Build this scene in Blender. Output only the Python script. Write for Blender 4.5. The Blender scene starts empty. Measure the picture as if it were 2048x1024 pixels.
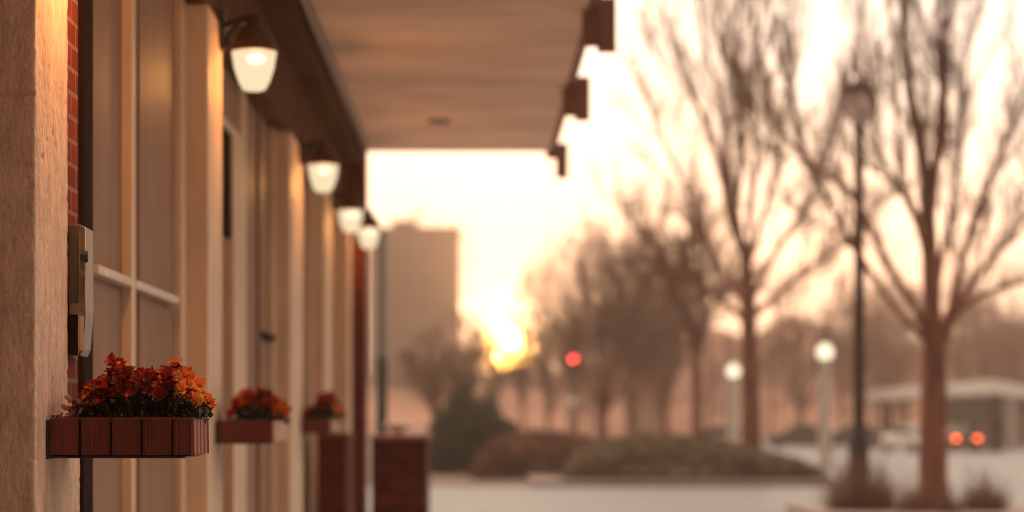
import bpy, bmesh, math, random
from mathutils import Vector, Matrix, noise
R = math.radians
PI = math.pi
sc = bpy.context.scene
C = sc.collection
rnd = random.Random(11)

# ------------------------------------------------------------------ camera
EYE = 1.75
FPX = 4836.0                      # 85 mm on a 36 mm wide sensor, 2048 px wide
VX, VY = 955.0, 836.0             # vanishing point of the street, in photo pixels
cam_d = bpy.data.cameras.new('camera')
cam = bpy.data.objects.new('camera', cam_d); C.objects.link(cam)
cam.location = (0, 0, EYE); cam.rotation_euler = (R(90), 0, 0)
cam_d.lens = 85; cam_d.sensor_width = 36
cam_d.shift_x = (1024 - VX) / 2048; cam_d.shift_y = (VY - 512) / 2048
cam_d.clip_start = 0.1; cam_d.clip_end = 5000
cam_d.dof.use_dof = True
cam_d.dof.focus_distance = 9.12
cam_d.dof.aperture_fstop = 1.5
sc.camera = cam

# ------------------------------------------------------------------ world + sun
SUN_EL, SUN_AZ = R(1.60), R(0.70)            # azimuth measured from +Y towards +X
sdir = Vector((math.sin(SUN_AZ)*math.cos(SUN_EL), math.cos(SUN_AZ)*math.cos(SUN_EL), math.sin(SUN_EL)))
W = bpy.data.worlds.new('World'); sc.world = W; W.use_nodes = True
nt = W.node_tree; nt.nodes.clear()
def wn(t, **k):
    n = nt.nodes.new(t)
    for a, b in k.items(): setattr(n, a, b)
    return n
wo = wn('ShaderNodeOutputWorld')
sky = wn('ShaderNodeTexSky', sky_type='NISHITA', sun_disc=False)
sky.sun_elevation = SUN_EL; sky.sun_rotation = SUN_AZ
sky.dust_density = 3.0; sky.air_density = 1.0; sky.ozone_density = 1.0
bg1 = wn('ShaderNodeBackground'); bg1.inputs[1].default_value = 0.05
nt.links.new(sky.outputs[0], bg1.inputs[0])
# thin bright cloud veil round the sun, fading to dusk behind the viewer
tc = wn('ShaderNodeTexCoord')
dot = wn('ShaderNodeVectorMath', operation='DOT_PRODUCT')
nrm = wn('ShaderNodeVectorMath', operation='NORMALIZE')
nt.links.new(tc.outputs['Generated'], nrm.inputs[0]); nt.links.new(nrm.outputs[0], dot.inputs[0])
dot.inputs[1].default_value = sdir
mr = wn('ShaderNodeMapRange'); mr.inputs[1].default_value = -1; mr.inputs[2].default_value = 1
nt.links.new(dot.outputs['Value'], mr.inputs[0])
vr = wn('ShaderNodeValToRGB')
els = vr.color_ramp.elements
els[0].position = 0.0; els[0].color = (0.23, 0.14, 0.095, 1)
els[1].position = 1.0; els[1].color = (1.55, 1.38, 1.20, 1)
for p, c in ((0.30, (0.38, 0.25, 0.175, 1)), (0.50, (1.55, 1.16, 0.91, 1)), (0.80, (1.40, 1.15, 0.94, 1)), (0.955, (1.5, 1.33, 1.14, 1))):
    e = els.new(p); e.color = c
nt.links.new(mr.outputs[0], vr.inputs[0])
bg2 = wn('ShaderNodeBackground')
lowz = wn('ShaderNodeSeparateXYZ'); nt.links.new(nrm.outputs[0], lowz.inputs[0])
lz = wn('ShaderNodeMapRange', interpolation_type='SMOOTHSTEP'); lz.inputs[1].default_value = 0.035; lz.inputs[2].default_value = 0.15; lz.inputs[3].default_value = 1.0; lz.inputs[4].default_value = 0.0
nt.links.new(lowz.outputs[2], lz.inputs[0])
fz = wn('ShaderNodeMapRange', interpolation_type='SMOOTHSTEP'); fz.inputs[1].default_value = 0.90; fz.inputs[2].default_value = 0.985
nt.links.new(dot.outputs['Value'], fz.inputs[0])
lm_ = wn('ShaderNodeMath', operation='MULTIPLY'); nt.links.new(lz.outputs[0], lm_.inputs[0]); nt.links.new(fz.outputs[0], lm_.inputs[1])
warm = wn('ShaderNodeMix', data_type='RGBA'); warm.inputs[7].default_value = (2.3, 1.62, 1.22, 1)
nt.links.new(lm_.outputs[0], warm.inputs[0]); nt.links.new(vr.outputs[0], warm.inputs[6])
# away from the sun the sky is dimmer towards the horizon than overhead
sx = wn('ShaderNodeSeparateXYZ'); nt.links.new(nrm.outputs[0], sx.inputs[0])
e1 = wn('ShaderNodeMapRange', interpolation_type='SMOOTHSTEP'); e1.inputs[1].default_value = 0.08; e1.inputs[2].default_value = 0.75; e1.inputs[3].default_value = 0.07; e1.inputs[4].default_value = 1.45
nt.links.new(sx.outputs[2], e1.inputs[0])
e2 = wn('ShaderNodeMapRange', interpolation_type='SMOOTHSTEP'); e2.inputs[1].default_value = 0.55; e2.inputs[2].default_value = 0.93
nt.links.new(dot.outputs['Value'], e2.inputs[0])
e3 = wn('ShaderNodeMix', data_type='FLOAT'); nt.links.new(e2.outputs[0], e3.inputs[0]); nt.links.new(e1.outputs[0], e3.inputs[2]); e3.inputs[3].default_value = 1.0
nt.links.new(e3.outputs[0], bg2.inputs[1])
nt.links.new(warm.outputs[2], bg2.inputs[0])
# the sun's aureole
def glow(power, col, s):
    # angle based gaussian: exp(-(1-dot)*power)
    a = wn('ShaderNodeMath', operation='SUBTRACT'); a.inputs[0].default_value = 1.0
    nt.links.new(dot.outputs['Value'], a.inputs[1])
    b = wn('ShaderNodeMath', operation='MULTIPLY'); b.inputs[1].default_value = -power
    nt.links.new(a.outputs[0], b.inputs[0])
    e = wn('ShaderNodeMath', operation='EXPONENT'); nt.links.new(b.outputs[0], e.inputs[0])
    m = wn('ShaderNodeMath', operation='MULTIPLY'); m.inputs[1].default_value = s
    nt.links.new(e.outputs[0], m.inputs[0])
    g = wn('ShaderNodeBackground'); g.inputs[0].default_value = col
    nt.links.new(m.outputs[0], g.inputs[1])
    return g
g1 = glow(1 / (1 - math.cos(R(0.35))), (1.0, 0.42, 0.08, 1), 240.0)
g2 = glow(1 / (1 - math.cos(R(1.4))), (1.0, 0.52, 0.17, 1), 3.0)
def addsh(a, b):
    s = wn('ShaderNodeAddShader'); nt.links.new(a.outputs[0], s.inputs[0]); nt.links.new(b.outputs[0], s.inputs[1]); return s
tot = addsh(addsh(bg1, bg2), addsh(g1, g2))
nt.links.new(tot.outputs[0], wo.inputs[0])

sun_d = bpy.data.lights.new('sun', 'SUN'); sun_d.energy = 2.0; sun_d.angle = R(0.5); sun_d.color = (1.0, 0.58, 0.30)
sun = bpy.data.objects.new('sun', sun_d); C.objects.link(sun)
sun.rotation_euler = (-sdir).to_track_quat('-Z', 'Y').to_euler()
sun.location = (0, 60, 40)

sc.view_settings.view_transform = 'Standard'; sc.view_settings.look = 'None'
sc.view_settings.exposure = 0.0; sc.view_settings.gamma = 1.0
cy = sc.cycles
cy.use_denoising = True; cy.filter_width = 1.0; cy.adaptive_threshold = 0.004
cy.max_bounces = 8; cy.diffuse_bounces = 4; cy.transparent_max_bounces = 16
cy.sample_clamp_indirect = 6.0

# ------------------------------------------------------------------ helpers
def at(px, py, d):
    """A point of the place, from where the photo shows it and its distance down the street."""
    return Vector(((px - VX) / FPX * d, d, EYE + (VY - py) / FPX * d))

def mat(name, col, rough=0.7, bump=0.0, bscale=40.0, var=0.25, vscale=6.0, metal=0.0, spec=0.4, stretch=(1, 1, 1), col2=None, bdist=0.01):
    m = bpy.data.materials.new(name); m.use_nodes = True
    t = m.node_tree; b = t.nodes['Principled BSDF']
    b.inputs['Roughness'].default_value = rough; b.inputs['Metallic'].default_value = metal
    b.inputs['Specular IOR Level'].default_value = spec
    co = t.nodes.new('ShaderNodeTexCoord'); mp = t.nodes.new('ShaderNodeMapping'); mp.inputs['Scale'].default_value = stretch
    t.links.new(co.outputs['Object'], mp.inputs[0])
    n = t.nodes.new('ShaderNodeTexNoise'); n.inputs['Scale'].default_value = vscale; n.inputs['Detail'].default_value = 6; n.inputs['Roughness'].default_value = 0.62
    t.links.new(mp.outputs[0], n.inputs['Vector'])
    r = t.nodes.new('ShaderNodeValToRGB')
    c2 = col2 or tuple(c * (1 - var) for c in col)
    c1 = col if col2 else tuple(min(1, c * (1 + var * 0.6)) for c in col)
    r.color_ramp.elements[0].position = 0.32; r.color_ramp.elements[0].color = (*c2, 1)
    r.color_ramp.elements[1].position = 0.68; r.color_ramp.elements[1].color = (*c1, 1)
    t.links.new(n.outputs['Fac'], r.inputs[0]); t.links.new(r.outputs[0], b.inputs['Base Color'])
    if bump:
        n2 = t.nodes.new('ShaderNodeTexNoise'); n2.inputs['Scale'].default_value = bscale; n2.inputs['Detail'].default_value = 5
        t.links.new(mp.outputs[0], n2.inputs['Vector'])
        bp = t.nodes.new('ShaderNodeBump'); bp.inputs['Strength'].default_value = bump; bp.inputs['Distance'].default_value = bdist
        t.links.new(n2.outputs['Fac'], bp.inputs['Height']); t.links.new(bp.outputs[0], b.inputs['Normal'])
    return m

def emit(name, col, s):
    m = bpy.data.materials.new(name); m.use_nodes = True
    t = m.node_tree; t.nodes.clear()
    o = t.nodes.new('ShaderNodeOutputMaterial'); e = t.nodes.new('ShaderNodeEmission')
    e.inputs[0].default_value = (*col, 1); e.inputs[1].default_value = s
    n = t.nodes.new('ShaderNodeTexNoise'); n.inputs['Scale'].default_value = 9
    mx = t.nodes.new('ShaderNodeMapRange'); mx.inputs[3].default_value = s * 0.9; mx.inputs[4].default_value = s * 1.1
    t.links.new(n.outputs['Fac'], mx.inputs[0]); t.links.new(mx.outputs[0], e.inputs[1])
    t.links.new(e.outputs[0], o.inputs[0])
    return m

def brick_mat(name, c1, c2, mortar, bw=0.21, rh=0.095, ms=0.010, rough=0.8):
    m = bpy.data.materials.new(name); m.use_nodes = True
    t = m.node_tree; b = t.nodes['Principled BSDF']; b.inputs['Roughness'].default_value = rough; b.inputs['Specular IOR Level'].default_value = 0.06
    co = t.nodes.new('ShaderNodeTexCoord'); sp = t.nodes.new('ShaderNodeSeparateXYZ'); t.links.new(co.outputs['Object'], sp.inputs[0])
    ad = t.nodes.new('ShaderNodeMath'); ad.operation = 'ADD'; t.links.new(sp.outputs[0], ad.inputs[0]); t.links.new(sp.outputs[1], ad.inputs[1])
    cb = t.nodes.new('ShaderNodeCombineXYZ'); t.links.new(ad.outputs[0], cb.inputs[0]); t.links.new(sp.outputs[2], cb.inputs[1])
    br = t.nodes.new('ShaderNodeTexBrick'); t.links.new(cb.outputs[0], br.inputs['Vector'])
    br.inputs['Color1'].default_value = (*c1, 1); br.inputs['Color2'].default_value = (*c2, 1); br.inputs['Mortar'].default_value = (*mortar, 1)
    br.inputs['Scale'].default_value = 1.0; br.inputs['Brick Width'].default_value = bw; br.inputs['Row Height'].default_value = rh
    br.inputs['Mortar Size'].default_value = ms; br.inputs['Mortar Smooth'].default_value = 0.2
    n = t.nodes.new('ShaderNodeTexNoise'); n.inputs['Scale'].default_value = 30; n.inputs['Detail'].default_value = 6
    t.links.new(co.outputs['Object'], n.inputs['Vector'])
    mx = t.nodes.new('ShaderNodeMix'); mx.data_type = 'RGBA'; mx.blend_type = 'MULTIPLY'; mx.inputs[0].default_value = 0.55
    t.links.new(br.outputs['Color'], mx.inputs[6]); t.links.new(n.outputs['Fac'], mx.inputs[7]); 
    rr = t.nodes.new('ShaderNodeValToRGB'); rr.color_ramp.elements[0].position = 0.3; rr.color_ramp.elements[0].color = (0.55, 0.5, 0.5, 1); rr.color_ramp.elements[1].position = 0.65
    t.links.new(n.outputs['Fac'], rr.inputs[0]); t.links.new(rr.outputs[0], mx.inputs[7])
    t.links.new(mx.outputs[2], b.inputs['Base Color'])
    bp = t.nodes.new('ShaderNodeBump'); bp.inputs['Strength'].default_value = 0.6; bp.inputs['Distance'].default_value = 0.006; bp.invert = True
    t.links.new(br.outputs['Fac'], bp.inputs['Height']); t.links.new(bp.outputs[0], b.inputs['Normal'])
    return m

def mesh_obj(name, verts, faces, m, parent=None, smooth=False):
    me = bpy.data.meshes.new(name); me.from_pydata(verts, [], faces); me.update()
    if smooth: me.polygons.foreach_set('use_smooth', [True] * len(me.polygons))
    me.materials.append(m)
    o = bpy.data.objects.new(name, me); C.objects.link(o)
    if parent is not None: o.parent = parent
    return o
def bm_obj(name, bm, m, parent=None, smooth=False):
    me = bpy.data.meshes.new(name); bmesh.ops.recalc_face_normals(bm, faces=bm.faces)
    bm.to_mesh(me); bm.free()
    if smooth: me.polygons.foreach_set('use_smooth', [True] * len(me.polygons))
    me.materials.append(m)
    o = bpy.data.objects.new(name, me); C.objects.link(o)
    if parent is not None: o.parent = parent
    return o
def tag(o, label, cat, group=None, kind=None):
    if label: o['label'] = label
    if cat: o['category'] = cat
    if group: o['group'] = group
    if kind: o['kind'] = kind
    return o
def thing(name, label, cat, loc=(0, 0, 0), group=None):
    o = bpy.data.objects.new(name, None); C.objects.link(o); o.location = loc; o.empty_display_size = 0.1
    return tag(o, label, cat, group)
def struct(o): o['kind'] = 'structure'; return o
def copy_tree(o, parent=None):
    c = o.copy(); C.objects.link(c)
    if parent is not None: c.parent = parent
    for ch in [x for x in C.objects if x.parent == o]: copy_tree(ch, c)
    return c

def bx(bm, x0, x1, y0, y1, z0, z1, bev=0.0):
    ret = bmesh.ops.create_cube(bm, size=1.0)
    vs = ret['verts']
    for v in vs:
        v.co = Vector(((x0 + x1) / 2 + v.co.x * (x1 - x0), (y0 + y1) / 2 + v.co.y * (y1 - y0), (z0 + z1) / 2 + v.co.z * (z1 - z0)))
    if bev:
        es = set(e for v in vs for e in v.link_edges)
        bmesh.ops.bevel(bm, geom=list(es), offset=bev, segments=2, affect='EDGES', profile=0.5)
def box(name, x0, x1, y0, y1, z0, z1, m, parent=None, bev=0.004):
    bm = bmesh.new(); bx(bm, x0, x1, y0, y1, z0, z1, bev); return bm_obj(name, bm, m, parent)
def lathe(bm, prof, n=24, cx=0, cy=0, cz=0):
    rings = []
    for r, z in prof:
        if r < 1e-5: rings.append([bm.verts.new((cx, cy, cz + z))])
        else: rings.append([bm.verts.new((cx + r * math.cos(2 * PI * i / n), cy + r * math.sin(2 * PI * i / n), cz + z)) for i in range(n)])
    for a, b in zip(rings, rings[1:]):
        for i in range(n):
            j = (i + 1) % n
            if len(a) == 1 and len(b) == 1: continue
            if len(a) == 1: bm.faces.new((a[0], b[j], b[i]))
            elif len(b) == 1: bm.faces.new((a[i], a[j], b[0]))
            else: bm.faces.new((a[i], a[j], b[j], b[i]))
class TB:
    """tapered tubes collected into one mesh"""
    def __init__(s): s.v = []; s.f = []
    def tube(s, pts, rad, n=6, cap=False):
        base = len(s.v); k = len(pts)
        for i, p in enumerate(pts):
            d = (pts[min(i + 1, k - 1)] - pts[max(i - 1, 0)])
            if d.length < 1e-9: d = Vector((0, 0, 1))
            d.normalize()
            u = d.cross(Vector((0, 0, 1)))
            if u.length < 0.05: u = d.cross(Vector((1, 0, 0)))
            u.normalize(); w = d.cross(u)
            for j in range(n):
                a = 2 * PI * j / n
                s.v.append(tuple(p + (u * math.cos(a) + w * math.sin(a)) * rad[i]))
        for i in range(k - 1):
            for j in range(n):
                a = base + i * n + j; b = base + i * n + (j + 1) % n
                s.f.append((a, b, b + n, a + n))
        if cap:
            s.f.append(tuple(base + j for j in range(n))); s.f.append(tuple(base + (k - 1) * n + j for j in range(n)))
    def quad(s, a, b, c, d):
        i = len(s.v); s.v += [tuple(a), tuple(b), tuple(c), tuple(d)]; s.f.append((i, i + 1, i + 2, i + 3))
    def obj(s, name, m, parent=None, smooth=True): return mesh_obj(name, s.v, s.f, m, parent, smooth)

# ------------------------------------------------------------------ materials
STUCCO = mat('stucco', (0.76, 0.565, 0.45), 0.75, 0.8, 70, 0.26, 14, spec=0.2, bdist=0.008, stretch=(1, 1, 0.35))
def pits(m):
    t = m.node_tree; b = t.nodes['Principled BSDF']; old = b.inputs['Base Color'].links[0].from_socket
    co = t.nodes.new('ShaderNodeTexCoord'); mp = t.nodes.new('ShaderNodeMapping'); mp.inputs['Scale'].default_value = (1, 1, 0.55)
    t.links.new(co.outputs['Object'], mp.inputs[0])
    v = t.nodes.new('ShaderNodeTexVoronoi'); v.inputs['Scale'].default_value = 55
    t.links.new(mp.outputs[0], v.inputs['Vector'])
    n = t.nodes.new('ShaderNodeTexNoise'); n.inputs['Scale'].default_value = 9; t.links.new(co.outputs['Object'], n.inputs['Vector'])
    th = t.nodes.new('ShaderNodeMath'); th.operation = 'MULTIPLY'; th.inputs[1].default_value = 0.42; t.links.new(n.outputs['Fac'], th.inputs[0])
    lt = t.nodes.new('ShaderNodeMath'); lt.operation = 'LESS_THAN'; t.links.new(v.outputs['Distance'], lt.inputs[0]); t.links.new(th.outputs[0], lt.inputs[1])
    sc_ = t.nodes.new('ShaderNodeMath'); sc_.operation = 'MULTIPLY'; sc_.inputs[1].default_value = 0.22; t.links.new(lt.outputs[0], sc_.inputs[0])
    mx = t.nodes.new('ShaderNodeMix'); mx.data_type = 'RGBA'; mx.inputs[7].default_value = (0.13, 0.085, 0.065, 1)
    t.links.new(sc_.outputs[0], mx.inputs[0]); t.links.new(old, mx.inputs[6]); t.links.new(mx.outputs[2], b.inputs['Base Color'])
pits(STUCCO)
CREAM = mat('cream_paint', (0.76, 0.59, 0.45), 0.6, 0.25, 30, 0.18, 3, spec=0.12, stretch=(1, 1, 0.25))
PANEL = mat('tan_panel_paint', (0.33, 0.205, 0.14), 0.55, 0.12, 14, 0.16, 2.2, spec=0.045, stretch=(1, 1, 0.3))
DARKWALL = mat('brown_plaster', (0.12, 0.06, 0.045), 0.8, 0.3, 30, 0.25, 3, spec=0.02)
DARKFRAME = mat('dark_frame', (0.03, 0.017, 0.016), 0.85, 0.1, 30, 0.2, 5, spec=0.02)
BRICK = brick_mat('red_brick', (0.27, 0.045, 0.024), (0.19, 0.030, 0.022), (0.30, 0.17, 0.12))
BRICK2 = brick_mat('dark_red_brick', (0.17, 0.040, 0.034), (0.12, 0.028, 0.028), (0.16, 0.075, 0.06), 0.24, 0.085, 0.008)
BLOCK = brick_mat('dark_red_block', (0.17, 0.040, 0.034), (0.11, 0.026, 0.026), (0.05, 0.02, 0.018), 0.42, 0.20, 0.022)
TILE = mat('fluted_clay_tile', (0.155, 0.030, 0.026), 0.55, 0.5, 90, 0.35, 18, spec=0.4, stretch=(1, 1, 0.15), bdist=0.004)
CLAYCAP = mat('clay_cap', (0.27, 0.10, 0.075), 0.7, 0.4, 60, 0.3, 14)
SOFFIT = mat('soffit_boards', (0.80, 0.625, 0.54), 0.8, 0.1, 12, 0.20, 0.9, spec=0.05, stretch=(0.7, 1.5, 1))
BEAM = mat('brown_beam', (0.06, 0.027, 0.02), 0.8, 0.2, 20, 0.25, 2, spec=0.02)
FASCIA = mat('fascia_paint', (0.22, 0.10, 0.078), 0.6, 0.2, 20, 0.2, 2)
BLACK = mat('black_metal', (0.022, 0.016, 0.017), 0.4, 0.15, 60, 0.3, 9, spec=0.5)
CAPMETAL = mat('bronze_cap', (0.085, 0.04, 0.03), 0.45, 0.15, 40, 0.3, 9, metal=0.2)
GLASSDARK = mat('dark_glass', (0.012, 0.010, 0.010), 0.12, 0, 1, 0.2, 3, spec=0.6)
MATTEBLACK = mat('matte_black_panel', (0.008, 0.006, 0.006), 0.9, 0, 1, 0.2, 3, spec=0.02)
BULB = emit('lamp_bulb', (1.0, 0.88, 0.68), 14.0)
SOIL = mat('soil', (0.018, 0.013, 0.011), 0.95, 1.0, 70, 0.4, 25)
GREYPLASTIC = mat('grey_enclosure', (0.105, 0.078, 0.072), 0.5, 0.1, 30, 0.2, 9)
PALEMETAL = mat('pale_cover', (0.62, 0.55, 0.48), 0.35, 0.1, 20, 0.2, 9)
BARK = mat('flare_reddened_bark', (0.32, 0.13, 0.085), 0.9, 0.8, 26, 0.6, 3.5, stretch=(1, 1, 0.3), bdist=0.02)  # bark colour reddened to carry the warm cast of the lens flare
BARKFAR = mat('brown_bark', (0.27, 0.12, 0.075), 0.9, 0, 10, 0.3, 3)
TWIG = mat('brown_twigs', (0.22, 0.10, 0.062), 0.85, 0, 10, 0.3, 3)
HEDGEOL = mat('olive_hedge_leaves', (0.42, 0.33, 0.22), 0.8, 0, 10, 0.35, 2, col2=(0.10, 0.075, 0.045))
HEDGERED = mat('russet_hedge_leaves', (0.40, 0.19, 0.13), 0.8, 0, 10, 0.35, 2, col2=(0.11, 0.042, 0.03))
EVERG = mat('dark_evergreen_leaves', (0.028, 0.034, 0.022), 0.8, 0, 10, 0.35, 2)
DRYSHRUB = mat('dry_brown_stems', (0.42, 0.23, 0.165), 0.85, 0, 10, 0.4, 5, col2=(0.14, 0.065, 0.05))
CONC = mat('pale_concrete', (0.50, 0.46, 0.41), 0.55, 0.2, 3, 0.10, 0.22, spec=0.5)
ASPH = mat('worn_asphalt', (0.235, 0.225, 0.21), 0.5, 0.2, 2, 0.13, 0.12, spec=0.5, stretch=(0.4, 1, 1))
KERB = mat('kerb_stone', (0.36, 0.26, 0.22), 0.7, 0.2, 6, 0.2, 1)
GROUNDM = mat('dry_ground', (0.22, 0.16, 0.12), 0.9, 0.2, 1, 0.3, 0.05)
HILLM = mat('wooded_hill', (0.42, 0.20, 0.125), 0.95, 0, 1, 0.45, 0.06)
TOWERM = mat('tower_concrete', (0.20, 0.155, 0.14), 0.8, 0, 1, 0.14, 0.08)
WHITEPOST = mat('white_post_paint', (0.85, 0.79, 0.72), 0.5, 0.1, 10, 0.12, 2)
GLOBE = emit('lit_globe', (1.0, 0.84, 0.60), 1.9)
WHITEPAINT = mat('white_fascia_paint', (0.86, 0.82, 0.76), 0.6, 0, 1, 0.1, 0.4)
TAIL = emit('tail_lamp_red', (1.0, 0.13, 0.035), 9.0)
SIGRED = emit('signal_red', (1.0, 0.055, 0.045), 34.0)
TYRE = mat('tyre', (0.02, 0.018, 0.018), 0.8)
CHROME = mat('wheel_rim', (0.4, 0.38, 0.36), 0.35, metal=0.8)
def carpaint(n, c): return mat(n, c, 0.25, 0, 1, 0.08, 1, spec=0.6)

# ------------------------------------------------------------------ ground
XP = -1.606          # street face of the piers
XS = -1.775          # recessed shopfront plane
def sheet(name, x0, x1, y0, y1, z, m, sub=1):
    return struct(mesh_obj(name, [(x0, y0, z), (x1, y0, z), (x1, y1, z), (x0, y1, z)], [(0, 1, 2, 3)], m))
sheet('ground', -1500, 1500, -200, 3000, -0.15, GROUNDM)
struct(box('pavement', -12, 4.2, -8, 43.0, -0.14, 0.0, CONC, None, 0.01))
sheet('road', -60, 90, -8, 66.5, -0.145, ASPH)
sheet('parking_lot', 6.5, 160, 66.52, 235, -0.141, ASPH)
LINE = mat('worn_line_paint', (0.62, 0.59, 0.54), 0.6, 0, 1, 0.3, 3)
def lines(name, segs, z):
    V = []; F = []
    for x0, x1, y0, y1 in segs:
        i = len(V); V += [(x0, y0, z), (x1, y0, z), (x1, y1, z), (x0, y1, z)]; F.append((i, i + 1, i + 2, i + 3))
    struct(mesh_obj(name, V, F, LINE))
lines('road_marking', [(-40, 80, 50.2, 50.5)] + [(-30 + 6 * k, -27 + 6 * k, 57.0, 57.25) for k in range(16)], -0.141)
lines('parking_marking', [(13 + 2.9 * k, 13.14 + 2.9 * k, 100, 105.5) for k in range(14)] + [(13 + 2.9 * k, 13.14 + 2.9 * k, 124, 129.5) for k in range(14)], -0.137)
# ------------------------------------------------------------------ shopfront building
B = thing('shopfront_building', 'stuccoed shopfront with brick trim, recessed tan bays and a deep wooden canopy', 'building', (XP, 4, 0))
def loc(o):
    o.matrix_parent_inverse = Matrix.Translation(-Vector(o.parent.location)); return o
def bpart(name, *a, bev=0.004, m=CREAM): return loc(box(name, *a, m, B, bev))
TOPZ = EYE + 3.36
# near pier, finely modelled: street corner, rough stucco
def stucco_pier():
    zs = []
    z = 0.0
    while z < TOPZ - 0.02:
        zs.append(z); z += 0.0075 if 1.25 < z < 3.6 else 0.12
    zs.append(TOPZ)
    path = []
    x = -2.05
    while x < XP - 0.012: path.append((x, 8.78)); x += 0.008
    rr = 0.010
    for k in range(6):
        a = -PI / 2 + (PI / 2) * k / 5
        path.append((XP - rr + rr * math.cos(a), 8.78 + rr + rr * math.sin(a)))
    y = 8.80
    while y < 9.455: path.append((XP, y)); y += 0.010
    n_up = len(path)
    path.append((XP, 9.47))
    y = 9.48
    while y < 9.755: path.append((XP, y)); y += 0.010
    path.append((XP, 9.76)); path.append((XP - 0.03, 9.762)); path.append((XS - 0.05, 9.762))
    V = []; F = []; n = len(path)
    for z in zs:
        for i, (x, y) in enumerate(path):
            p = Vector((x, y, z))
            d = 0.0020 * noise.noise(Vector((x * 28, y * 28, z * 17))) + 0.0018 * noise.noise(Vector((x * 75, y * 75, z * 45)))
            pit = noise.noise(Vector((x * 40 + 7, y * 40, z * 26 + 3)))
            if pit > 0.42: d -= 0.007 * (pit - 0.42) * 3
            edge = abs(x - XP) < 0.02 and y < 8.81
            if edge: d += 0.0055 * noise.noise(Vector((3, 9, z * 42))) + 0.003 * noise.noise(Vector((3, 9, z * 120)))
            if y < 8.785 and abs(z - (EYE + 1.178)) < 0.006: d -= 0.008
            if y < 8.785: p.y -= d
            elif y > 8.80: p.x += d
            else: p += Vector((0.7, -0.7, 0)) * d
            V.append(tuple(p))
    for k in range(len(zs) - 1):
        for i in range(n - 1):
            if zs[k] > 1.705 and i >= n_up: continue
            a = k * n + i; F.append((a, a + 1, a + 1 + n, a + n))
    # flank of the upper pier behind the brick strip
    return V, F
v, f = stucco_pier()
loc(mesh_obj('pier', v, f, STUCCO, B, True))
bpart('pier_core', -2.04, XP - 0.02, 8.80, 9.46, 0.0, TOPZ, m=STUCCO)
loc(box('brick_strip', -2.0, XP - 0.006, 9.472, 9.758, 1.70, TOPZ, BRICK, B, 0.003))
P = [(8.78, 9.76), (14.40, 15.22), (20.75, 22.25), (25.4, 26.7)]
for i, (a, b) in enumerate(P[1:]):
    bpart('pier', -2.0, XP, a, b, 0, EYE + 2.468, bev=0.012)
    bpart('pier_trim', XS - 0.02, XS + 0.045, a - 0.26, a - 0.003, 0, EYE + 2.466, bev=0.006)
# recessed bays
bays = [(9.77, 14.40), (15.22, 20.75), (22.25, 25.4), (26.7, 29.3)]
for i, (a, b) in enumerate(bays):
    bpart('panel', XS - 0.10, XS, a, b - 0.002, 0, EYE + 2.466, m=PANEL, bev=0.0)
    bpart('plinth', XS - 0.05, XS + 0.035, a, b - 0.002, 0, 0.28, m=DARKWALL, bev=0.006)
bpart('header', XS - 0.10, XP - 0.008, 9.77, 29.405, EYE + 2.47, TOPZ - 0.304, m=DARKWALL, bev=0.004)
bpart('window_frame', XS - 0.02, XS + 0.030, 10.72, 10.98, 0.3, EYE + 2.466, m=DARKFRAME)
bpart('mullion', XS - 0.02, XS + 0.050, 12.06, 12.20, 0.3, EYE + 2.466)
bpart('mullion', XS - 0.02, XS + 0.012, 12.62, 12.72, 0.3, EYE + 2.466, m=PANEL)
bpart('mullion', XS - 0.02, XS + 0.030, 17.95, 18.25, 0.3, EYE + 2.466)
bpart('mullion', XS - 0.02, XS + 0.030, 19.4, 19.5, 0.3, EYE + 2.466, m=PANEL)
bpart('mullion', XS - 0.02, XS + 0.040, 23.6, 23.75, 0.3, EYE + 2.466)
bpart('mullion', XS - 0.02, XS + 0.040, 27.9, 28.0, 0.3, EYE + 2.466)
ZR = EYE + 0.675
for a, b in ((10.99, 12.055), (12.205, 13.95), (19.52, 20.6)):
    bpart('rail', XS - 0.02, XS + 0.055, a, b, ZR - 0.022, ZR + 0.024, m=PALEMETAL if b < 15 else DARKFRAME, bev=0.008)
bpart('mullion', XS - 0.02, XS + 0.050, 17.12, 17.72, 0.3, EYE + 2.06)
bpart('slot_frame', XS - 0.02, XS + 0.045, 16.50, 17.117, EYE + 2.0, EYE + 2.06)
loc(box('dark_slot', XS - 0.02, XS + 0.030, 16.52, 17.117, EYE + 1.28, EYE + 1.997, MATTEBLACK, B, 0.002))
bpart('pier', -2.0, -1.528, 28.55, 29.41, 0, EYE + 2.468, bev=0.012)
# far brick column under the end of the canopy
loc(box('brick_column', -2.0, -1.365, 29.42, 30.0, 0, TOPZ - 0.01, BRICK2, B, 0.01))
bpart('building_body', -9.0, -2.05, -14.0, 30.0, 0, TOPZ - 0.002, m=DARKWALL)  # carried on unseen behind the camera to keep rear sky off the near pier
bpart('pier', -2.04, XP, 2.6, 3.6, 0, TOPZ - 0.4, bev=0.012)
bpart('panel', XS - 0.10, XS, 3.602, 8.78, 0, TOPZ - 0.02, m=PANEL, bev=0.0)
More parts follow.
